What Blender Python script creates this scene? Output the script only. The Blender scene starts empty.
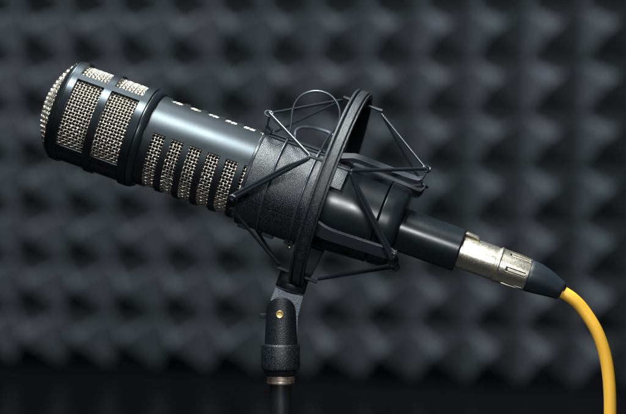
import bpy, math, random
from math import sin, cos, tan, pi, sqrt, radians
from mathutils import Vector, Matrix

random.seed(4)
sc = bpy.context.scene
COL = sc.collection
K = 0.0005            # metres per reference pixel in the plane of focus
DPX = 1900.0          # camera distance in reference pixels
H0 = 1.20             # height of the picture centre above the floor

# ------------------------------------------------------------------ camera
cam = bpy.data.cameras.new('camera')
cam.sensor_width = 36.0
cam.lens = 36.0 * DPX / 626.0
cam.clip_start = 0.01
cam.clip_end = 50
cam.dof.use_dof = True
cam.dof.focus_distance = DPX * K - 0.018
cam.dof.aperture_fstop = 5.6
cam.dof.aperture_blades = 0
camo = bpy.data.objects.new('camera', cam)
COL.objects.link(camo)
camo.location = (0, -DPX * K, H0)
camo.rotation_euler = (pi / 2, 0, 0)
sc.camera = camo

# ------------------------------------------------------------------ world and lamps
w = bpy.data.worlds.new('World')
sc.world = w
w.use_nodes = True
w.node_tree.nodes['Background'].inputs[0].default_value = (0.62, 0.75, 0.9, 1)
w.node_tree.nodes['Background'].inputs[1].default_value = 0.010
sc.view_settings.view_transform = 'Standard'
sc.view_settings.look = 'None'
sc.view_settings.exposure = 0
sc.view_settings.gamma = 1


def area(name, loc, target, sx, sy, power, color):
    l = bpy.data.lights.new(name, 'AREA')
    l.shape = 'RECTANGLE'
    l.size, l.size_y = sx, sy
    l.energy = power
    l.color = color
    o = bpy.data.objects.new(name, l)
    COL.objects.link(o)
    o.location = loc
    d = Vector(target) - Vector(loc)
    o.rotation_euler = d.to_track_quat('-Z', 'Y').to_euler()
    return o


area('softbox_lamp', (-0.07, -0.26, 1.80), (-0.05, 0, 1.22), 0.26, 0.14, 10.0, (0.96, 1.0, 0.99))
area('front_lamp', (0.01, -0.46, 1.305), (0.0, 0, 1.2), 0.06, 0.05, 1.15, (0.97, 0.98, 1.0))
area('wall_lamp', (-0.22, 0.46, 2.70), (0.02, 0.9, 1.2), 0.24, 0.16, 47.0, (0.88, 0.96, 0.98))

# ------------------------------------------------------------------ materials


def mat(name, base, rough=0.5, metal=0.0, spec=0.5, bump=None, vary=None, rvary=None, coat=0.0, sheen=0.0):
    """bump=(scale, strength, distance); vary=(scale, colour2, lo, hi); rvary=(scale, r0, r1)"""
    m = bpy.data.materials.new(name)
    m.use_nodes = True
    nt = m.node_tree
    b = nt.nodes['Principled BSDF']
    b.inputs['Base Color'].default_value = (*base, 1)
    b.inputs['Roughness'].default_value = rough
    b.inputs['Metallic'].default_value = metal
    b.inputs['Specular IOR Level'].default_value = spec
    b.inputs['Coat Weight'].default_value = coat
    b.inputs['Sheen Weight'].default_value = sheen
    tc = nt.nodes.new('ShaderNodeTexCoord')

    def noise(scale, detail=3):
        n = nt.nodes.new('ShaderNodeTexNoise')
        n.inputs['Scale'].default_value = scale
        n.inputs['Detail'].default_value = detail
        nt.links.new(tc.outputs['Object'], n.inputs['Vector'])
        return n
    if bump:
        n = noise(bump[0])
        bp = nt.nodes.new('ShaderNodeBump')
        bp.inputs['Strength'].default_value = bump[1]
        bp.inputs['Distance'].default_value = bump[2]
        nt.links.new(n.outputs['Fac'], bp.inputs['Height'])
        nt.links.new(bp.outputs['Normal'], b.inputs['Normal'])
    if vary:
        n = noise(vary[0], 4)
        mr = nt.nodes.new('ShaderNodeMapRange')
        mr.inputs['From Min'].default_value = vary[2]
        mr.inputs['From Max'].default_value = vary[3]
        mx = nt.nodes.new('ShaderNodeMix')
        mx.data_type = 'RGBA'
        mx.inputs[6].default_value = (*base, 1)
        mx.inputs[7].default_value = (*vary[1], 1)
        nt.links.new(n.outputs['Fac'], mr.inputs['Value'])
        nt.links.new(mr.outputs['Result'], mx.inputs['Factor'])
        nt.links.new(mx.outputs[2], b.inputs['Base Color'])
    if rvary:
        n = noise(rvary[0], 4)
        mr = nt.nodes.new('ShaderNodeMapRange')
        mr.inputs['From Min'].default_value = 0.35
        mr.inputs['From Max'].default_value = 0.65
        mr.inputs['To Min'].default_value = rvary[1]
        mr.inputs['To Max'].default_value = rvary[2]
        nt.links.new(n.outputs['Fac'], mr.inputs['Value'])
        nt.links.new(mr.outputs['Result'], b.inputs['Roughness'])
    return m


M = {}
M['anodised'] = mat('anodised_black', (0.034, 0.043, 0.048), 0.37, 0.75, bump=(2600, 0.05, 0.0002), rvary=(45, 0.34, 0.40))
M['cage'] = mat('cage_black', (0.026, 0.034, 0.040), 0.32, 0.75, bump=(2600, 0.04, 0.0002), rvary=(80, 0.29, 0.35))
M['tube'] = mat('satin_black', (0.008, 0.012, 0.015), 0.30, 0.0, rvary=(90, 0.26, 0.33), bump=(3000, 0.03, 0.0002))
M['grain'] = mat('grained_black', (0.007, 0.010, 0.013), 0.33, 0.0, spec=0.6, bump=(2600, 0.5, 0.0004), vary=(2700, (0.095, 0.115, 0.135), 0.54, 0.68))
M['castblack'] = mat('cast_black', (0.007, 0.010, 0.013), 0.36, 0.0, spec=0.6, bump=(2600, 0.5, 0.0003), vary=(2500, (0.05, 0.06, 0.07), 0.56, 0.70))
M['rod'] = mat('rod_black', (0.016, 0.021, 0.026), 0.30, 0.2, bump=(1500, 0.10, 0.0003))
M['wire'] = mat('spring_steel', (0.085, 0.10, 0.12), 0.34, 0.7, rvary=(300, 0.28, 0.42))
M['mesh'] = mat('nickel_mesh', (0.74, 0.69, 0.60), 0.33, 0.85, rvary=(500, 0.28, 0.38))
M['liner'] = mat('dark_liner', (0.003, 0.003, 0.003), 0.95, spec=0.1)
M['nickel'] = mat('worn_nickel', (0.93, 0.88, 0.75), 0.30, 1.0, bump=(2400, 0.10, 0.0002), vary=(1500, (0.80, 0.74, 0.60), 0.45, 0.62), rvary=(1500, 0.28, 0.40))
M['boot'] = mat('boot_rubber', (0.012, 0.019, 0.025), 0.45, 0.0, bump=(1200, 0.06, 0.0003))
M['yellow'] = mat('yellow_jacket', (0.82, 0.46, 0.052), 0.42, 0.0, bump=(500, 0.06, 0.0004), vary=(60, (0.74, 0.38, 0.030), 0.40, 0.75))
M['brass'] = mat('brass', (0.95, 0.68, 0.25), 0.34, 0.8, bump=(1500, 0.15, 0.0003))
M['lit_tongue'] = mat('cast_lit', (0.14, 0.165, 0.19), 0.45, 0.35, bump=(1800, 0.5, 0.0005), vary=(1700, (0.24, 0.28, 0.32), 0.45, 0.65))  # lightened colour: the light caught by the tongue's flat face is painted in
M['thread'] = mat('thread_metal', (0.75, 0.70, 0.62), 0.42, 0.9, vary=(350, (0.62, 0.38, 0.24), 0.52, 0.62))
M['gloss'] = mat('pole_gloss', (0.007, 0.009, 0.011), 0.40, 0.0, spec=1.0, rvary=(100, 0.34, 0.42))
M['foam'] = mat('charcoal_foam', (0.052, 0.054, 0.064), 0.95, 0.0, spec=0.1, bump=(260, 0.5, 0.002), vary=(11, (0.040, 0.048, 0.053), 0.4, 0.6))
M['wall'] = mat('dark_wall', (0.013, 0.014, 0.018), 0.9, spec=0.1, bump=(90, 0.2, 0.001))
M['arm'] = mat('arm_plastic', (0.024, 0.029, 0.036), 0.36, 0.0, spec=0.7, bump=(2200, 0.25, 0.0003))
M['matte'] = mat('matte_shade', (0.006, 0.007, 0.009), 0.9, spec=0.08)  # near-black, with the shade inside the ring put into the colour
M['floor'] = mat('dark_floor', (0.02, 0.021, 0.023), 0.7, bump=(60, 0.2, 0.001))

# ------------------------------------------------------------------ mesh helpers (all lengths in reference pixels)


class MB:
    def __init__(s):
        s.v = []
        s.f = []

    def add(s, vs, fs):
        o = len(s.v)
        s.v += [tuple(p) for p in vs]
        s.f += [tuple(i + o for i in f) for f in fs]
        return s

    def box(s, c, size, mtx=None):
        x, y, z = size[0] / 2, size[1] / 2, size[2] / 2
        vs = [Vector((a * x, b * y, d * z)) for a in (-1, 1) for b in (-1, 1) for d in (-1, 1)]
        if mtx is not None:
            vs = [mtx @ p for p in vs]
        vs = [p + Vector(c) for p in vs]
        return s.add(vs, [(0, 1, 3, 2), (4, 6, 7, 5), (0, 4, 5, 1), (2, 3, 7, 6), (0, 2, 6, 4), (1, 5, 7, 3)])

    def lathe(s, prof, n=128, axis='x', c=(0, 0, 0), closed=False):
        """prof: (along, radius). Radius 0 makes a pole."""
        vs, rows = [], []
        for (d, r) in prof:
            if r <= 1e-6:
                rows.append([len(vs)])
                vs.append((d, 0, 0))
            else:
                rows.append(list(range(len(vs), len(vs) + n)))
                for i in range(n):
                    a = 2 * pi * i / n
                    vs.append((d, r * cos(a), r * sin(a)))
        fs = []
        pairs = list(zip(rows[:-1], rows[1:]))
        if closed:
            pairs.append((rows[-1], rows[0]))
        for A, B in pairs:
            for i in range(n):
                j = (i + 1) % n
                if len(A) == 1 and len(B) == 1:
                    continue
                if len(A) == 1:
                    fs.append((A[0], B[j], B[i]))
                elif len(B) == 1:
                    fs.append((A[i], A[j], B[0]))
                else:
                    fs.append((A[i], A[j], B[j], B[i]))
        if axis == 'z':
            vs = [(y, z, d) for (d, y, z) in vs]
        elif axis == 'y':
            vs = [(z, d, y) for (d, y, z) in vs]
        vs = [(p[0] + c[0], p[1] + c[1], p[2] + c[2]) for p in vs]
        return s.add(vs, fs)

    def tube(s, pts, r, n=10, flat=1.0, up=None, closed=False):
        """r: number or list; flat: scale of the second cross axis"""
        P = [Vector(p) for p in pts]
        m = len(P)
        T = []
        for i in range(m):
            if closed:
                t = P[(i + 1) % m] - P[i - 1]
            else:
                t = P[min(i + 1, m - 1)] - P[max(i - 1, 0)]
            T.append(t.normalized())
        u = Vector(up) if up is not None else (Vector((0, 0, 1)) if abs(T[0].z) < 0.9 else Vector((1, 0, 0)))
        vs = []
        for i in range(m):
            u = (u - T[i] * u.dot(T[i])).normalized()
            v = T[i].cross(u)
            rr = r[i] if isinstance(r, (list, tuple)) else r
            for k in range(n):
                a = 2 * pi * k / n
                vs.append(P[i] + u * (rr * cos(a)) + v * (rr * flat * sin(a)))
        fs = []
        for i in range(m if closed else m - 1):
            i2 = (i + 1) % m
            for k in range(n):
                k2 = (k + 1) % n
                fs.append((i * n + k, i * n + k2, i2 * n + k2, i2 * n + k))
        if not closed:
            fs.append(tuple(range(n - 1, -1, -1)))
            fs.append(tuple((m - 1) * n + k for k in range(n)))
        return s.add(vs, fs)

    def build(s, name, m, parent=None, bevel=0.0, sharp=38, segs=2, frame=None):
        me = bpy.data.meshes.new(name)
        me.from_pydata([(p[0] * K, p[1] * K, p[2] * K) for p in s.v], [], s.f)
        me.materials.append(M[m])
        me.shade_smooth()
        o = bpy.data.objects.new(name, me)
        COL.objects.link(o)
        if parent is not None:
            o.parent = parent
        elif frame is not None:
            o.matrix_world = frame
        import bmesh
        bm = bmesh.new()
        bm.from_mesh(me)
        bmesh.ops.recalc_face_normals(bm, faces=bm.faces)
        bm.to_mesh(me)
        bm.free()
        if bevel > 0:
            b = o.modifiers.new('bevel', 'BEVEL')
            b.width = bevel * K
            b.segments = segs
            b.limit_method = 'ANGLE'
            b.angle_limit = radians(sharp)
            b.harden_normals = True
        else:
            me.set_sharp_from_angle(angle=radians(sharp))
        return o


def catmull(pts, n=8, closed=False):
    P = [Vector(p) for p in pts]
    m = len(P)
    out = []
    for i in range(m if closed else m - 1):
        p0 = P[(i - 1) % m] if (closed or i > 0) else P[0] * 2 - P[1]
        p1 = P[i]
        p2 = P[(i + 1) % m]
        p3 = P[(i + 2) % m] if (closed or i + 2 < m) else p2 * 2 - p1
        for k in range(n):
            t = k / n
            out.append(0.5 * ((2 * p1) + (p2 - p0) * t + (2 * p0 - 5 * p1 + 4 * p2 - p3) * t * t + (3 * p1 - p0 - 3 * p2 + p3) * t ** 3))
    if not closed:
        out.append(P[-1])
    return out


def tag(o, label=None, cat=None, group=None, kind=None):
    if label:
        o['label'] = label
    if cat:
        o['category'] = cat
    if group:
        o['group'] = group
    if kind:
        o['kind'] = kind
    return o


def empty(name, mtx):
    o = bpy.data.objects.new(name, None)
    o.empty_display_size = 0.02
    COL.objects.link(o)
    o.matrix_world = mtx
    return o


# ------------------------------------------------------------------ the microphone's own frame
AL = radians(19.7)     # slope of the axis
PS = radians(5.6)      # rear end turned towards the camera
Ux, Uz = cos(AL), -sin(AL)
U0 = Vector((Ux, 0, Uz))
N = Vector((sin(AL), 0, cos(AL)))
F = Vector((0, 1, 0))
U = U0 * cos(PS) - F * sin(PS)
Y = F * cos(PS) + U0 * sin(PS)
S0, T0 = 368.0, -81.0
OX = Ux * S0 + sin(AL) * T0 - 313.0
OY = -(sin(AL) * S0 - cos(AL) * T0) + 207.0
O = Vector((OX, 0, OY))
FR = Matrix(((U.x, Y.x, N.x, O.x * K), (U.y, Y.y, N.y, 0.0), (U.z, Y.z, N.z, O.z * K + H0), (0, 0, 0, 1)))


def s_of(d, wv=0.0, z=0.0):
    p = O + U * d - Y * wv + N * z
    q = DPX / (DPX + p.y)
    X, Z = p.x * q + 313, 207 - p.z * q
    return X * Ux + Z * sin(AL)


def D(s, wv=0.0, z=0.0):
    """distance along the axis whose point (wv towards the camera, z up) shows at photo coordinate s"""
    d = s - S0
    for _ in range(8):
        d += (s - s_of(d, wv, z))
    return d


def q(d):
    return DPX / (DPX - d * sin(PS))


def RR(r, d):
    return r / q(d)


def pol(d, r, ph, cz=0.0):
    a = radians(ph)
    return Vector((d, -r * cos(a), r * sin(a) + cz))


# ------------------------------------------------------------------ setting: floor and wall behind
ZC, WYAW, PH, PV = 3700.0, radians(14.5), 105.1, 103.4
WX0, WZ0, WROLL = 54.0, 52.0, radians(-1.3)
o = MB()
o.add([(-9000, -9000, 0), (9000, -9000, 0), (9000, 9000, 0), (-9000, 9000, 0)], [(0, 1, 2, 3)])
fl = o.build('floor', 'floor')
tag(fl, kind='structure')

wall_m = Matrix.Translation((0, (ZC + 81 - DPX) * K, H0)) @ Matrix.Rotation(-WYAW, 4, 'Z')
o = MB()
zb = -H0 / K - 20
o.box((0, 100, (zb + 3200) / 2), (9000, 200, 3200 - zb))
wl = o.build('wall', 'wall', frame=wall_m)
tag(wl, kind='structure')

# acoustic foam: one panel of pyramids, its bottom edge just above the foot of the picture
foam_m = Matrix.Translation((0, (ZC + 78 - DPX) * K, H0)) @ Matrix.Rotation(-WYAW, 4, 'Z') @ Matrix.Rotation(-WROLL, 4, 'Y')
o = MB()
HF = 72.0
vs, fs = [], []
i0, i1, j0, j1 = -14, 26, -12, 6
NS = 5      # rounded steps of each pyramid
for i in range(i0, i1 + 1):
    for j in range(j0, j1 + 1):
        cx = (i - 6) * PH + WX0
        cz = -(j - 3) * PV + WZ0 - 20
        jit = random.uniform(-4, 4)
        jx, jz = random.uniform(-4, 4), random.uniform(-4, 4)
        lv = [(1.0, 0.0), (0.93, 0.04), (0.5, 0.50), (0.12, 0.93), (0.05, 0.985)]
        rows = []
        for (e, hh) in lv:
            row = []
            for (a, b) in ((-1, -1), (0, -1), (1, -1), (1, 0), (1, 1), (0, 1), (-1, 1), (-1, 0)):
                row.append(len(vs))
                k = hh
                vs.append((cx + a * e * PH / 2 + jx * k, -hh * (HF + jit) - 12, cz + b * e * PV / 2 + jz * k))
            rows.append(row)
        for A, B in zip(rows[:-1], rows[1:]):
            for t in range(8):
                u = (t + 1) % 8
                fs.append((A[t], A[u], B[u], B[t]))
        vs.append((cx + jx, -(HF + jit) - 12, cz + jz))
        for t in range(8):
            fs.append((rows[-1][t], rows[-1][(t + 1) % 8], len(vs) - 1))
o.add(vs, fs)
xa, xb = (i0 - 6.5) * PH + WX0, (i1 - 5.5) * PH + WX0
za, zt = -(j1 - 2.5) * PV + WZ0 - 20, -(j0 - 3.5) * PV + WZ0 - 20
o.box(((xa + xb) / 2, -6, (za + zt) / 2), (xb - xa, 11.5, zt - za))
fo = o.build('acoustic_foam_panel', 'foam', frame=foam_m, sharp=28)
tag(fo, 'charcoal pyramid acoustic foam covering the wall behind the microphone', 'foam panel')

# ------------------------------------------------------------------ MICROPHONE
mic = empty('microphone', FR)
tag(mic, 'black studio microphone with silver woven grilles, tilted up to the left', 'microphone')

PITCH = 3.28
WR = 0.45


def woven_cylinder(o, R, d0, d1, amp=0.72, ph0=0.0, ph1=360.0):
    full = abs(ph1 - ph0) >= 359.9
    nphi = int(round(radians(ph1 - ph0) * R / PITCH))
    if full and nphi % 2:
        nphi += 1
    nd = max(2, int(round((d1 - d0) / PITCH)))
    dp = (d1 - d0) / nd
    for i in range(nphi):
        a = radians(ph0) + radians(ph1 - ph0) * i / nphi
        sg = 1 if i % 2 else -1
        pts = []
        for k in range(nd * 4 + 1):
            d = d0 + dp * k / 4
            r = R + sg * amp * sin(pi * (k / 4))
            a2 = a + 0.12 * sin(pi * (k / 4)) / R
            pts.append((d, -r * cos(a2), r * sin(a2)))
        o.tube(pts, WR, 6, up=(0, -cos(a), sin(a)))
    for j in range(nd):
        d = d0 + dp * (j + 0.5)
        sg = -1 if j % 2 else 1
        pts = []
        m = nphi * 4
        for k in range(m if full else m + 1):
            a = radians(ph0) + radians(ph1 - ph0) * k / m
            # opposite to the axial wire crossing here
            r = R - sg * amp * -1 * cos(pi * (k / 4))
            dz_ = 0.36 * cos(pi * (k / 4))
            pts.append((d + dz_, -r * cos(a), r * sin(a)))
        o.tube(pts, WR, 6, up=(1, 0, 0), closed=full)


def shell(o, R0, d0, d1, th, holes, nphi=180, extra=()):
    """cylindrical shell R0 outside, th thick; holes: (phi0, phi1, da, db); R0 may be a function of d"""
    Rf = R0 if callable(R0) else (lambda d: R0)
    ph = [360.0 * i / nphi for i in range(nphi)]
    for (a, b, _, _) in holes:
        ph += [a % 360, b % 360]
    ph = sorted(set(round(p, 4) for p in ph))
    # drop points too close to hole borders
    keep = []
    borders = set(round(x % 360, 4) for h in holes for x in h[:2])
    for p in ph:
        if p in borders or all(min(abs(p - b), 360 - abs(p - b)) > 0.5 for b in borders):
            keep.append(p)
    ph = keep
    ds = sorted(set([d0, d1] + [x for h in holes for x in h[2:]] + list(extra)))
    ds = [x for x in ds if d0 - 1e-6 <= x <= d1 + 1e-6]
    n = len(ph)

    def solid(i, j):
        if j < 0 or j >= len(ds) - 1:
            return False
        a0 = ph[i]
        a1 = ph[(i + 1) % n]
        if a1 < a0:
            a1 += 360
        am = ((a0 + a1) / 2) % 360
        dm = (ds[j] + ds[j + 1]) / 2
        for (a, b, x, y) in holes:
            if x < dm < y and ((am - a) % 360) < ((b - a) % 360):
                return False
        return True
    vs, idx = [], {}

    def V(i, j, lay):
        key = (i % n, j, lay)
        if key not in idx:
            r = Rf(ds[j]) - (th if lay else 0)
            a = radians(ph[i % n])
            idx[key] = len(vs)
            vs.append((ds[j], -r * cos(a), r * sin(a)))
        return idx[key]
    fs = []
    for i in range(n):
        for j in range(len(ds) - 1):
            if not solid(i, j):
                continue
            fs.append((V(i, j, 0), V(i + 1, j, 0), V(i + 1, j + 1, 0), V(i, j + 1, 0)))
            fs.append((V(i, j, 1), V(i, j + 1, 1), V(i + 1, j + 1, 1), V(i + 1, j, 1)))
            if not solid(i, j - 1):
                fs.append((V(i, j, 0), V(i, j, 1), V(i + 1, j, 1), V(i + 1, j, 0)))
            if not solid(i, j + 1):
                fs.append((V(i, j + 1, 0), V(i + 1, j + 1, 0), V(i + 1, j + 1, 1), V(i, j + 1, 1)))
            if not solid((i - 1) % n, j):
                fs.append((V(i, j, 0), V(i, j + 1, 0), V(i, j + 1, 1), V(i, j, 1)))
            if not solid((i + 1) % n, j):
                fs.append((V(i + 1, j, 0), V(i + 1, j, 1), V(i + 1, j + 1, 1), V(i + 1, j + 1, 0)))
    o.add(vs, fs)


# head grille cage
dR = D(103)                      # full radius reached
RH = RR(51.4, dR)
RI = RR(47.6, D(96.5))
w1a, w1b = D(97.5, 51), D(125.5, 51)
w2a, w2b = D(134.0, 51), D(163.0, 51)
dE = D(171.5, 51)                # rear edge of the cage
cage_holes = []
for c in (0, 90, 180):
    off = -1.6
    cage_holes.append((c - 41.0 + off, c + 41.0 + off, w1a, w1b))
    cage_holes.append((c - 41.0 + off, c + 41.0 + off, w2a, w2b))
o = MB()
for (x0, x1) in ((w1a, w1b), (w2a, w2b)):
    cage_holes.append((228.4, 309.4, x0, x1))
shell(o, RH, dR - 0.6, dE, 3.2, cage_holes)
o.build('grille_cage', 'cage', mic, bevel=0.55, segs=3)
# front rim ring
dF = D(96.0)
o = MB()
o.lathe([(dF, RI - 2.5), (dF - 0.3, RI - 1.2), (dF + 0.4, RI - 0.2), (dF + 4.0, RH - 0.8), (dF + 5.8, RH - 0.05),
         (dR - 0.7, RH + 0.0), (dR - 0.7, RI - 2.5)], 180, closed=True)
o.build('front_rim', 'cage', mic, bevel=0.35)

# dark, slightly sunken plate covering the bottom windows between the hoops
o = MB()
arc = [(-129 + 78 * i / 20) for i in range(21)]
vs = []
for (dd, rr_) in ((w1a - 1, RH - 3.1), (w1a - 1, RH - 1.9), (w2b + 1, RH - 1.9), (w2b + 1, RH - 3.1)):
    vs += [(dd, -rr_ * cos(radians(a)), rr_ * sin(radians(a))) for a in [-130.5 + 79 * i / 20 for i in range(21)]]
fs = [(k * 21 + i, k * 21 + i + 1, ((k + 1) % 4) * 21 + i + 1, ((k + 1) % 4) * 21 + i) for k in range(4) for i in range(20)]
fs += [(0, 21, 42, 63), (20, 41, 62, 83)]
o.add(vs, fs)
o.build('lower_panel', 'tube', mic)
# mesh behind the cage
o = MB()
woven_cylinder(o, RH - 4.2, dR - 0.5, dE - 6)
o.build('side_grille', 'mesh', mic, sharp=60)
# domed front mesh
dA = D(79.8)
hgt = dF + 1.0 - dA
a_ = RI - 0.9
Rs = (a_ * a_ + hgt * hgt) / (2 * hgt)


def dome(u, v, off):
    rr = sqrt(u * u + v * v)
    nrm = Vector((-(sqrt(max(Rs * Rs - rr * rr, 0))), u, v)).normalized()
    x = dA + Rs - sqrt(max(Rs * Rs - rr * rr, 0))
    return Vector((x, u, v)) + nrm * off


o = MB()
rot = radians(45)
nw = int(a_ * 2 / PITCH)
for fam in (0, 1):
    for i in range(-nw // 2, nw // 2 + 1):
        c = i * PITCH
        L = a_ * a_ - c * c
        if L < 9:
            continue
        L = sqrt(L)
        pts = []
        k0, k1 = int(math.ceil(-L / (PITCH / 4))), int(L / (PITCH / 4))
        for k in range(k0, k1 + 1):
            t = k * PITCH / 4
            sg = (1 if i % 2 else -1) * (1 if fam else -1)
            off = sg * 0.95 * cos(pi * (k / 4))
            u, v = (c, t) if fam else (t, c)
            uu, vv = u * cos(rot) - v * sin(rot), u * sin(rot) + v * cos(rot)
            pts.append(dome(uu, vv, off))
        if len(pts) > 3:
            o.tube(pts, WR + 0.05, 6, up=(1, 0, 0))
o.build('front_grille', 'mesh', mic, sharp=60)
# dark acoustic liner behind the meshes
o = MB()
lin = []
for k in range(9):
    rr = (a_ - 1.5) * k / 8
    lin.append((dA + 3.2 + Rs - sqrt(Rs * Rs - rr * rr), rr))
lin += [(dF + 6, RH - 6.2), (dE - 4, RH - 6.2), (dE - 3, RH - 12), (D(300), RR(40.6, D(250))), (D(300), 0)]
o.lathe(lin, 96)
o.build('foam_liner', 'liner', mic)

# rear collar of the head
RB = RR(46.3, D(215))
RB1 = RR(46.3, D(200))
o = MB()
o.lathe([(dE - 4.5, RH - 3.6), (dE + 0.2, RH - 3.4), (dE + 0.2, RH - 1.6), (dE + 1.4, RH - 1.6), (dE + 1.4, RH - 0.2), (dE + 3.0, RH - 0.6), (dE + 6.2, RH - 2.4),
         (dE + 7.4, RB1 + 1.2), (dE + 7.4, RB1 - 0.9), (dE + 8.4, RB1 - 0.9), (dE + 8.4, RB1 - 4), (dE - 4.5, RB1 - 4)], 180, closed=True)
o.build('head_collar', 'tube', mic, bevel=0.3)

# slotted main barrel
sl = []
for i in range(6):
    a = D(189.5 + 19.3 * i, 46)
    b = D(189.5 + 19.3 * i + 12.5, 46)
    sl.append((-108, 9.5, a, b))
    sl.append((67.5, 187, a, b))
dB0 = dE + 8.4
dB1 = D(318)


def rb(d):
    t = (d - dB0) / (dB1 - dB0)
    return RR(46.3, D(200)) * (1 - t) + RR(46.4, D(300)) * t


o = MB()
shell(o, rb, dB0, dB1, 2.0, sl, extra=[dB0 + 2.2])
o.build('barrel', 'anodised', mic, bevel=0.4, segs=3)
o = MB()
woven_cylinder(o, RB - 2.7, dB0 + 3, D(306), ph0=-112, ph1=13)
woven_cylinder(o, RB - 2.7, dB0 + 3, D(306), ph0=66, ph1=190)
o.build('barrel_grille', 'mesh', mic, sharp=60)

# rear barrel under and behind the mount
dG = D(429, 43) + 0.3
dC = D(453.6)
dT = D(517.6)
o = MB()
o.lathe([(dB1 - 14, 40), (dB1 - 0.2, 42.5), (dB1 + 0.2, 46.0), (D(372), 45.8), (D(385), 45.4), (dG - 1.0, 42.6), (dG - 0.4, 41.2), (dG - 0.4, 36)], 160)
o.build('rear_barrel', 'tube', mic, bevel=0.3)
o = MB()
o.lathe([(dG - 1.2, 35), (dG + 0.6, 36), (dG + 0.6, 41.6), (dG + 1.3, 42.4), (dG + 9, 41.8), (dC - 3.4, 40.6), (dC - 0.8, 38.6), (dC, 35.5), (dC + 0.6, 23), (dC + 0.6, 15)], 160)
o.build('end_cap', 'tube', mic, bevel=0.4, segs=3)
o = MB()
o.lathe([(dC - 2, 10), (dC - 2, 21.9), (dC + 5, 21.9), (dT - 1.2, 21.7), (dT, 20.6), (dT, 17.4), (dT - 3, 17.2), (dT - 3, 10)], 128)
o.build('output_stem', 'tube', mic, bevel=0.4)

def plate(o, pts, wid, th):
    """a bar along pts (d, r, ph) with tangential width wid and radial thickness th"""
    vs = []
    for p in pts:
        d, r, ph = p[:3]
        wd = p[3] if len(p) > 3 else wid
        a = radians(ph)
        rad = Vector((0, -cos(a), sin(a)))
        tan_ = Vector((0, sin(a), cos(a)))
        c = Vector((d, 0, 0)) + rad * r
        for (x, y) in ((-1, -1), (1, -1), (1, 1), (-1, 1)):
            vs.append(c + tan_ * (x * wd / 2) + rad * (y * th / 2))
    fs = [(3, 2, 1, 0)]
    m = len(pts)
    for i in range(m - 1):
        for k in range(4):
            k2 = (k + 1) % 4
            fs.append((4 * i + k, 4 * i + k2, 4 * i + 4 + k2, 4 * i + 4 + k))
    fs.append(tuple(4 * (m - 1) + k for k in range(4)))
    o.add(vs, fs)


# ------------------------------------------------------------------ CABLE with its connector
cab = empty('microphone_cable', FR)
tag(cab, 'yellow microphone cable with a worn silver plug, curving down at the right', 'cable')
c0 = dT - 2.8
c1 = D(556.3, 10)
c2 = D(589.8)
c3 = D(627.2)
CZ = -0.3
o = MB()
o.lathe([(c0, 6), (c0, 16.5), (c0 + 1.5, 16.8), (c1 - 2.4, 16.7), (c1 - 2.0, 15.9), (c1 - 0.9, 15.9), (c1 - 0.9, 6)], 128, c=(0, 0, CZ))
o.build('plug_shell', 'nickel', cab, bevel=0.25)
# grip ring with milled slots
o = MB()
gh = []
for k in range(6):
    a = -10 + 60 * k
    gh.append((a - 1, a + 14, c1 + 10, c2 - 2.6))


def rg(d):
    t = (d - c1) / (c2 - c1)
    if t < 0.02:
        return 16.9
    if t < 0.09:
        return 17.9
    return 17.2 - 1.0 * max(0, t - 0.6) / 0.4


shell(o, rg, c1 - 0.9, c2, 1.9, gh, nphi=96, extra=[c1 + 0.4, c1 + 0.9, c1 + 2.6, c1 + 3.2, c1 + 10, c1 + 18, c2 - 5, c2 - 1.5])
gr = o.build('plug_grip', 'nickel', cab, bevel=0.35)
gr.location = (0, 0, CZ * K)
o = MB()
o.lathe([(c1, 6), (c1, 14.9), (c2 - 0.6, 14.3), (c2 - 0.6, 6)], 96, c=(0, 0, CZ))
o.build('plug_core', 'boot', cab)
for k in range(6):
    o = MB()
    a = -10 + 60 * k + 6.5
    rad, tg = pol(0, 1, a), pol(0, 1, a + 90)
    vs = []
    for (dd, wd) in ((c1 + 11.8, 0.9), (c1 + 13.5, 1.25), (c2 - 2.4, 1.25)):
        for (x, y) in ((-1, 14.0), (1, 14.0), (1, 16.55), (-1, 16.55)):
            vs.append(Vector((dd, 0, CZ)) + tg * (x * wd) + rad * y)
    fs = [(0, 1, 2, 3), (11, 10, 9, 8)] + [(4 * i + k_, 4 * i + (k_ + 1) % 4, 4 * i + 4 + (k_ + 1) % 4, 4 * i + 4 + k_) for i in range(2) for k_ in range(4)]
    o.add(vs, fs)
    o.build('grip_finger', 'nickel', cab, bevel=0.3)
# release latch on top of the shell
o = MB()
plate(o, [(c0 + 1.2, 16.2, 78), (c0 + 1.8, 18.4, 78), (c0 + 4, 19.2, 78), (c0 + 13, 18.9, 78), (c0 + 16.5, 18.2, 78), (c0 + 17.2, 16.4, 78)], 8.5, 1.6)
o.build('release_latch', 'nickel', cab, bevel=0.4)
# strain relief boot
o = MB()
bp_ = [(c2 - 1.5, 0, 14.2), (c2 - 0.5, 0, 15.2), (c2 + 0.6, 0, 15.8), (c2 + 4, 0, 15.8), (c2 + 10, -0.2, 15.2), (c2 + 17, -0.8, 13.9), (c2 + 24, -1.7, 12.2), (c3 - 5.5, -2.7, 10.4), (c3 - 2.2, -3.2, 9.7), (c3 - 0.8, -3.45, 9.2), (c3 - 0.2, -3.55, 8.4), (c3 - 0.2, -3.56, 6.2)]
o.tube([(d_, 0, CZ + z_) for d_, z_, r_ in bp_], [r_ for d_, z_, r_ in bp_], 64)
o.build('cable_boot', 'boot', cab, sharp=50)
# the cord, given in picture coordinates and brought into the frame
IFR = FR.inverted()


def cam2loc(X, Yp, dep=0.0):
    qq = (DPX + dep) / DPX
    p = Vector(((X - 313) * qq * K, dep * K, H0 + (207 - Yp) * qq * K))
    return (IFR @ p) / K


def dep_at(d):
    return -d * sin(PS)


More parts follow.
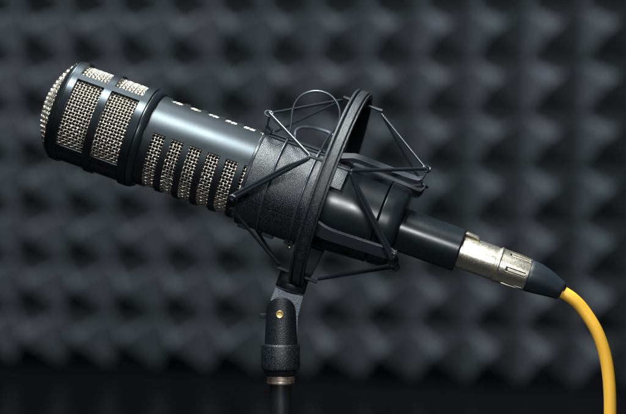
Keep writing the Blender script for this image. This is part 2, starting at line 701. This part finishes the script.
e0 = Vector((c3 - 8, 0, CZ - 2.2))
e1 = Vector((c3 - 1, 0, CZ - 3.7))
cord = [e0, e1]
for (X, Yp, dp) in ((572.5, 298.6, -27), (583.2, 309.8, -28), (596.5, 331, -30), (605.0, 355, -31), (609.2, 382, -32), (610.3, 414, -33), (609, 450, -34), (604, 520, -30),
                    (590, 700, -10), (600, 1000, 10), (640, 1500, 40), (660, 2000, 60), (690, 2350, 80)):
    cord.append(cam2loc(X, Yp, dp))
# down to the floor and off in a lazy curve
for (wx, wy) in ((0.26, 0.10), (0.34, 0.22), (0.30, 0.36), (0.16, 0.40), (0.10, 0.52), (0.30, 0.66), (0.62, 0.70)):
    cord.append((IFR @ Vector((wx, wy, 0.0034))) / K)
cp = catmull(cord, 14)
o = MB()
o.tube(cp, 6.25, 24)
o.build('cord', 'yellow', cab, sharp=80)

# ------------------------------------------------------------------ SHOCK MOUNT
sm = empty('shock_mount', FR)
tag(sm, 'black round shock mount with elastic cords gripping the middle of the microphone', 'shock mount')
RZ = 15.0
r0 = 0.0
# outer ring
rd = D(368.0)
RO = 103.0


def ring_prof(seq):
    return [(rd + a, b) for a, b in seq]


o = MB()
o.lathe(ring_prof([(0, RO - 6.0), (0, RO - 1.0), (0.6, RO), (2.3, RO), (2.9, RO - 0.7), (2.9, RO - 4.0), (4.4, RO - 4.0), (4.4, RO - 0.7), (5.0, RO), (11.6, RO), (12.2, RO - 0.6),
                   (12.2, RO - 3.2), (13.3, RO - 3.2), (13.3, RO - 1.2), (14.6, RO - 1.2), (14.6, RO - 6.0)]), 220, c=(0, 0, RZ), closed=True)
o.build('outer_ring', 'grain', sm, bevel=0.3)

o = MB()  # inner band added to darken the ring where the microphone shades it
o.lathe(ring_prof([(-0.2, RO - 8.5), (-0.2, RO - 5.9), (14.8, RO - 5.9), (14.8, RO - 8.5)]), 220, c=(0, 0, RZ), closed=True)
o.build('ring_shade_band', 'matte', sm, bevel=0.3)

# inner sleeve clamped round the microphone, split into panels by grooves
s0 = D(290.3, 49)
s1 = D(372)
RS = 49.4
sh = [(63.2, 65.2, s0 + 3.2, s1), (-31.2, -30.1, s0 + 3.2, s1), (-97, -88, s0 + 6, s0 + 13), (-103, -94, s0 + 26, s0 + 50), (150, 151.3, s0 + 3, s1), (242, 243.4, s0 + 3, s1)]
o = MB()
shell(o, RS, s0, s1, 2.6, sh, nphi=160)
o.build('inner_sleeve', 'grain', sm, bevel=0.45, segs=2)
# raised ribs on the sleeve rim
o = MB()
o.lathe([(s0 - 1.0, 46.8), (s0 - 1.0, 49.2), (s0 - 0.4, 50.0), (s0 + 2.0, 50.0), (s0 + 2.6, 49.3), (s0 + 2.6, 46.8)], 160, closed=True)
o.build('sleeve_lip', 'rod', sm, bevel=0.25)
o = MB()
plate(o, [(s0 + 5, 50.3, 69.0, 5.5), (s1 - 2, 50.3, 69.0, 5.5)], 5.5, 2.2)
plate(o, [(s0 + 5, 50.0, 60.6, 2.4), (s1 - 2, 50.0, 60.6, 2.4)], 2.4, 1.6)
o.build('split_ridge', 'rod', sm, bevel=0.5)
# hinge lugs below and above
for (dd, ph, ln) in ((s0 + 9, -84, 11), (s0 + 35, -86, 12), (s0 + 58, -80, 9)):
    o = MB()
    c = pol(dd, 49.6, ph)
    mt = Matrix.Rotation(radians(ph + 90), 4, 'X').to_3x3()
    o.box(c, (ln, 9, 5.5), mt)
    o.build('hinge_lug', 'rod', sm, bevel=0.8)

HOOKS = (-22.5, 67.5, 134.0, 213.0)
RINGH = (13.0, 103.0, 173.0, 283.0)
RHK = 70.5
RRG = 94.5
fd = -73.0     # front hooks along the axis
bd = 91.5      # rear hooks
gf, gb = -13.5, 27.0


for ph in HOOKS:
    # short front arm: rises from the sleeve lip to the hook
    o = MB()
    plate(o, [(s0 + 6, 50.5, ph), (s0 - 0.5, 53, ph), (fd + 1.5, 58, ph), (fd + 0.6, 64, ph, 9), (fd, RHK - 1.2, ph, 7)], 12, 5.0)
    arm = o.build('front_arm', 'arm', sm, bevel=0.8)
    o = MB()
    c = pol(fd - 0.5, RHK - 1.5, ph)
    rad = pol(0, 1, ph)
    tg = pol(0, 1, ph + 90)
    ring = [c + Vector((cos(t) * 3.8, 0, 0)) + (tg * cos(radians(30)) + rad * sin(radians(30))) * (sin(t) * 3.4) for t in [i * 2 * pi / 28 for i in range(24)]]
    o.tube(ring, 1.15, 8)
    o.build('cord_hook', 'wire', arm)
    # long rear arm: lies on the sleeve tongue, then splays outwards and ends at the hook
    o = MB()
    pa = ph - (7 if ph < 0 else 3)
    plate(o, [(-3, 50.6, pa, 15), (6, 51.2, pa, 15), (20, 56.5, pa, 13), (28, 57.2, pa, 12), (bd - 18, 55.5, pa + 1, 11.5), (bd - 4, 55.5, pa + 2, 11), (bd - 0.5, 58, pa + 3, 9), (bd + 1.5, 64, ph, 9), (bd + 2, RHK + 0.5, ph, 8)], 12, 4.4)
    arm = o.build('rear_arm', 'arm', sm, bevel=1.1)
    o = MB()
    c = pol(bd + 0.5, RHK - 1.0, ph)
    ring = [c + Vector((-cos(t) * 3.4, 0, 0)) + (tg * cos(radians(30)) + rad * sin(radians(30))) * (sin(t) * 3.6) for t in [i * 2 * pi / 28 for i in range(24)]]
    o.tube(ring, 1.15, 8)
    o.build('cord_hook', 'rod', arm)

# textured tongues that carry the rear arms
for (a, b) in ((19, 78), (109, 168), (199, 258)):
    o = MB()
    n = 14
    vs = []
    for (dd, rr_) in ((s1 - 3, RS - 2.6), (s1 - 3, RS - 0.3), (s1 + 17, RS - 0.5), (s1 + 17, RS - 3.0)):
        for i in range(n + 1):
            vs.append(pol(dd, rr_, a + (b - a) * i / n))
    fs = []
    for r_ in range(4):
        for i in range(n):
            A, B = r_ * (n + 1), ((r_ + 1) % 4) * (n + 1)
            fs.append((A + i, A + i + 1, B + i + 1, B + i))
    fs.append(tuple(r_ * (n + 1) for r_ in (3, 2, 1, 0)))
    fs.append(tuple(r_ * (n + 1) + n for r_ in range(4)))
    o.add(vs, fs)
    o.build('sleeve_tongue', 'grain', sm, bevel=0.6)

# fingers of the outer ring that carry the cords, and the cords themselves
for ph in RINGH:
    o = MB()
    c = lambda d, r, p=ph: pol(d, r, p, RZ)
    pts = [c(gf - 0.5, RRG - 0.2), c(gf + 3, RRG - 0.4), c(-4, RRG - 0.3), c(4, RRG), c(11, RRG), c(19, RRG - 0.3), c(gb - 3, RRG - 0.4), c(gb + 0.5, RRG - 0.2)]
    o.tube(catmull(pts, 5), 1.7, 10, flat=1.5)
    o.build('ring_finger', 'rod', sm)


def vee(a, v, b, double, rad_=1.75):
    """cord from hook a round finger v to hook b; returns mesh builder"""
    o = MB()
    mid = (a + b) / 2
    inw = (mid - v).normalized()
    def rounded(off):
        out = [a + off]
        va, vb = (v - a), (v - b)
        out.append(v - va.normalized() * 9 + off)
        out.append(v - va.normalized() * 3.4 + inw * 0.2 + off)
        out.append(v - vb.normalized() * 3.4 + inw * 0.2 + off)
        out.append(v - vb.normalized() * 9 + off)
        out.append(b + off)
        return out
    P = rounded(Vector((0, 0, 0)))
    seg = [P[0].lerp(P[1], t / 6) for t in range(6)] + catmull(P[1:5], 6) + [P[4].lerp(P[5], t / 6) for t in range(1, 7)]
    o.tube(seg, rad_, 14)
    if double:
        # second strand beside the first on the way back
        rad = Vector((0, mid.y, mid.z)).normalized()
        side = (b - v).normalized().cross(rad).normalized()
        st = v - (v - b).normalized() * 5
        seg = [st.lerp(b, t / 8) + side * (3.2 * min(1, t / 2)) for t in range(9)]
        o.tube(seg, 1.9, 14)
    return o


for k in range(4):
    a, b = HOOKS[(k + 1) % 4], HOOKS[k]
    v = RINGH[k]
    for (hd, gd) in ((fd, gf + 1), (bd, gb - 1)):
        # the cord leaves the near hook a little lower on the way down to the clamp
        o = vee(pol(hd, RHK - 1, a - (9 if k == 3 else 0)), pol(gd, RRG - 2.6, v, RZ), pol(hd, RHK - 1, b), k == 0, 1.9 if k == 0 else (1.6 if k == 3 else 1.35))
        o.build('elastic_cord', 'rod', sm, sharp=80)

# spring wires wrapped round the sleeve, rising into two finger loops
dw1, dw2 = D(314.5, 50), D(349.5, 50)
o = MB()
rw = 50.7


def omega(phi_s, lean, hgt):
    """loop between the two wires, leaving the sleeve at phi_s and rising along direction lean"""
    base = pol(0, rw, phi_s)
    di = pol(0, 1, lean)
    c = (dw1 + dw2) / 2
    hw = (dw2 - dw1) / 2
    prof = [(-17.5, 0), (-17.8, 6), (-19.5, 16), (-22, 27), (-22.3, 36), (-19, 45), (-12, 51.5), (-3, 55.3), (7, 55.5), (15, 52), (21.5, 45), (24.5, 36), (23.2, 26), (20, 16), (18.2, 8), (17.5, 0)]
    return [Vector((c + x, base.y, base.z)) + di * (h * hgt / 55.5) for (x, h) in prof]


wl1 = [pol(dw1, rw, a) for a in range(-78, 62, 6)]
wl2 = [pol(dw2, rw, a) for a in range(60, -86, -6)]
near = omega(66, 84, 55.5)
path = wl1 + catmull(near, 7) + wl2 + [pol(dw2 + 0.5, rw + 1, -86), pol(dw2 + 1.5, rw + 3.2, -88)]
o.tube(path, 1.15, 10)
o.build('spring_wire', 'wire', sm, sharp=80)
o = MB()
wl1 = [pol(dw1 + 2.5, rw, a) for a in range(262, 122, -6)]
wl2 = [pol(dw2 + 2.5, rw, a) for a in range(122, 262, 6)]
far = [p + Vector((1.5, 0, 0)) for p in omega(118, 150, 50)]
o.tube(wl1 + catmull(far, 7) + wl2, 1.3, 10)
o.build('spring_wire', 'wire', sm, sharp=80)

# small steel ball ending the near spring wire, and a set screw in the tongue
o = MB()
c_ = pol(dw2 + 1.5, rw + 3.4, -86)
o.lathe([(2.6 * -cos(pi * i / 12), 2.6 * sin(pi * i / 12)) for i in range(13)], 20, c=c_)
o.build('wire_end', 'nickel', sm)
o = MB()
c_ = pol(D(374, 26), RS - 0.5, 55)
mt = Matrix.Rotation(radians(55 + 90), 4, 'X').to_3x3()
v0 = len(o.v)
o.lathe([(0, 0), (0, 2.3), (0.9, 2.2), (1.3, 1.5), (0.7, 1.1), (0.7, 0)], 24, axis='z')
rad = pol(0, 1, 55); tg = pol(0, 1, 145)
o.v = [tuple(c_ + Vector((x, 0, 0)) + tg * y + rad * z) for (x, y, z) in o.v]
o.build('set_screw', 'wire', sm)

# ------------------------------------------------------------------ MICROPHONE STAND
SX, SY = 280.6, 350.0
stand_base = Matrix.Translation(((SX - 313) * K, 0, 0))
st = empty('microphone_stand', stand_base)
tag(st, 'slim black microphone stand with a swivel clamp holding the shock mount', 'microphone stand')
ZT = H0 / K + 207      # picture row 0 above the floor, in pixels


def L(X, Yp, y=0.0):
    return Vector((X - SX, y, ZT - Yp))


# fork cup that grips the ring
FA = radians(18)
fc = L(289.8, 290.2)
fm = Matrix.Translation(fc) @ Matrix.Rotation(FA, 4, 'Y')
o = MB()
o.lathe([(0, 0), (0, 14.6), (0.9, 15.3), (7.0, 15.3), (7.0, 0)], 80, axis='z')
# two prongs (circular segments) either side of the slot
for sx in (-1, 1):
    half = 4.8 if sx < 0 else 4.8
    R = 15.3
    a0 = math.acos(half / R)
    pr = [(half, -R * sin(a0)), ] + [(R * cos(t), R * sin(t)) for t in [-a0 + 2 * a0 * i / 20 for i in range(1, 20)]] + [(half, R * sin(a0))]
    top = 19 if sx > 0 else 17.5
    vs = [(sx * x, y, 6.9) for x, y in pr] + [(sx * x * (1 if x <= half + .01 else 0.97), y * 0.97, top) for x, y in pr]
    n = len(pr)
    fs = [tuple(range(n)), tuple(range(2 * n - 1, n - 1, -1))] + [(i, (i + 1) % n, n + (i + 1) % n, n + i) for i in range(n)]
    o.add(vs, fs)
o.v = [tuple(fm @ Vector(p)) for p in o.v]
o.build('ring_clamp', 'castblack', st, bevel=0.6)

# swivel tongue, its lighter colour standing in for light on the flat face
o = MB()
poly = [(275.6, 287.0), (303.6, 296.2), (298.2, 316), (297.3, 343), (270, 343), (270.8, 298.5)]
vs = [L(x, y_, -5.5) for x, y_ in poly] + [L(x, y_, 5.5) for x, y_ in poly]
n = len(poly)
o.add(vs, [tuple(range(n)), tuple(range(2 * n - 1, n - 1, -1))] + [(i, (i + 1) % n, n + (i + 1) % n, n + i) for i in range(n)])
o.build('swivel_tongue', 'lit_tongue', st, bevel=0.7)

# the two cheeks of the knuckle and their barrel
for sg in (-1, 1):
    o = MB()
    cols = 24
    rc = 14.8
    vs = []
    for i in range(cols + 1):
        x = -rc + 2 * rc * i / cols
        x = max(-rc + 0.02, min(rc - 0.02, x))
        top = L(281.2, 311.5).z + sqrt(rc * rc - x * x)
        yf = sqrt(16.6 ** 2 - x * x)
        xx = x + 281.2 - SX
        zb_ = L(0, 344).z
        bx = (x * 1.10) + 281.2 - SX
        vs += [(xx, sg * yf, top), (xx, sg * 6.0, top), (bx, sg * 6.0, zb_), (bx, sg * (yf * 1.06), zb_)]
    fs = [(0, 1, 2, 3), tuple(4 * cols + k for k in (3, 2, 1, 0))]
    for i in range(cols):
        for k in range(4):
            k2 = (k + 1) % 4
            fs.append((4 * i + k, 4 * i + k2, 4 * i + 4 + k2, 4 * i + 4 + k))
    o.add(vs, fs)
    o.build('knuckle_cheek', 'castblack', st, bevel=0.5, sharp=50)

# brass pivot screw
o = MB()
c = L(280.1, 313.4, 0)
o.lathe([(-17.6, 0), (-17.6, 1.5), (-18.6, 1.7), (-18.9, 3.2), (-18.3, 3.75), (-15.5, 3.9), (-15.5, 0)], 40, axis='y', c=(c.x, 0, c.z))
ps = o.build('pivot_screw', 'brass', st)
o = MB()
o.lathe([(15.5, 0), (15.5, 4.4), (21, 4.4), (21, 0)], 32, axis='y', c=(c.x, 0, c.z))
o.box((c.x - 4, 23, c.z - 4), (34, 4, 5))
o.build('pivot_wing', 'rod', st, bevel=0.8)

zc_ = lambda yy: ZT - yy
o = MB()
o.lathe([(zc_(343.6), 0), (zc_(343.6), 17.8), (zc_(344.4), 18.9), (zc_(346), 19.4), (zc_(366), 19.6), (zc_(368.6), 19.0), (zc_(369.6), 17.6), (zc_(369.6), 0)], 120, axis='z')
o.build('collar', 'grain', st, bevel=0.3)
o = MB()
o.lathe([(zc_(369), 0), (zc_(369), 16.6), (zc_(374), 16.2), (zc_(375.6), 14.6), (zc_(375.6), 0)], 96, axis='z')
o.build('collar_neck', 'tube', st, bevel=0.3)
o = MB()
pf = [(zc_(375.4), 0), (zc_(375.4), 12.4)]
for k in range(3):
    y0 = 376.0 + k * 2.6
    pf += [(zc_(y0), 13.9), (zc_(y0 + 1.6), 13.9), (zc_(y0 + 2.1), 12.6), (zc_(y0 + 2.5), 12.6)]
pf += [(zc_(384), 12.0), (zc_(384), 0)]
o.lathe(pf, 96, axis='z')
o.build('thread_ring', 'thread', st, bevel=0.15)
o = MB()
o.lathe([(zc_(383.5), 0), (zc_(383.5), 10.9), (40, 10.9), (40, 0)], 96, axis='z')
o.build('pole', 'gloss', st)
o = MB()
o.lathe([(0, 0), (0, 248), (6, 252), (20, 250), (30, 200), (34, 40), (60, 22), (80, 20), (80, 0)], 120, axis='z')
o.build('base', 'grain', st, bevel=1.0)
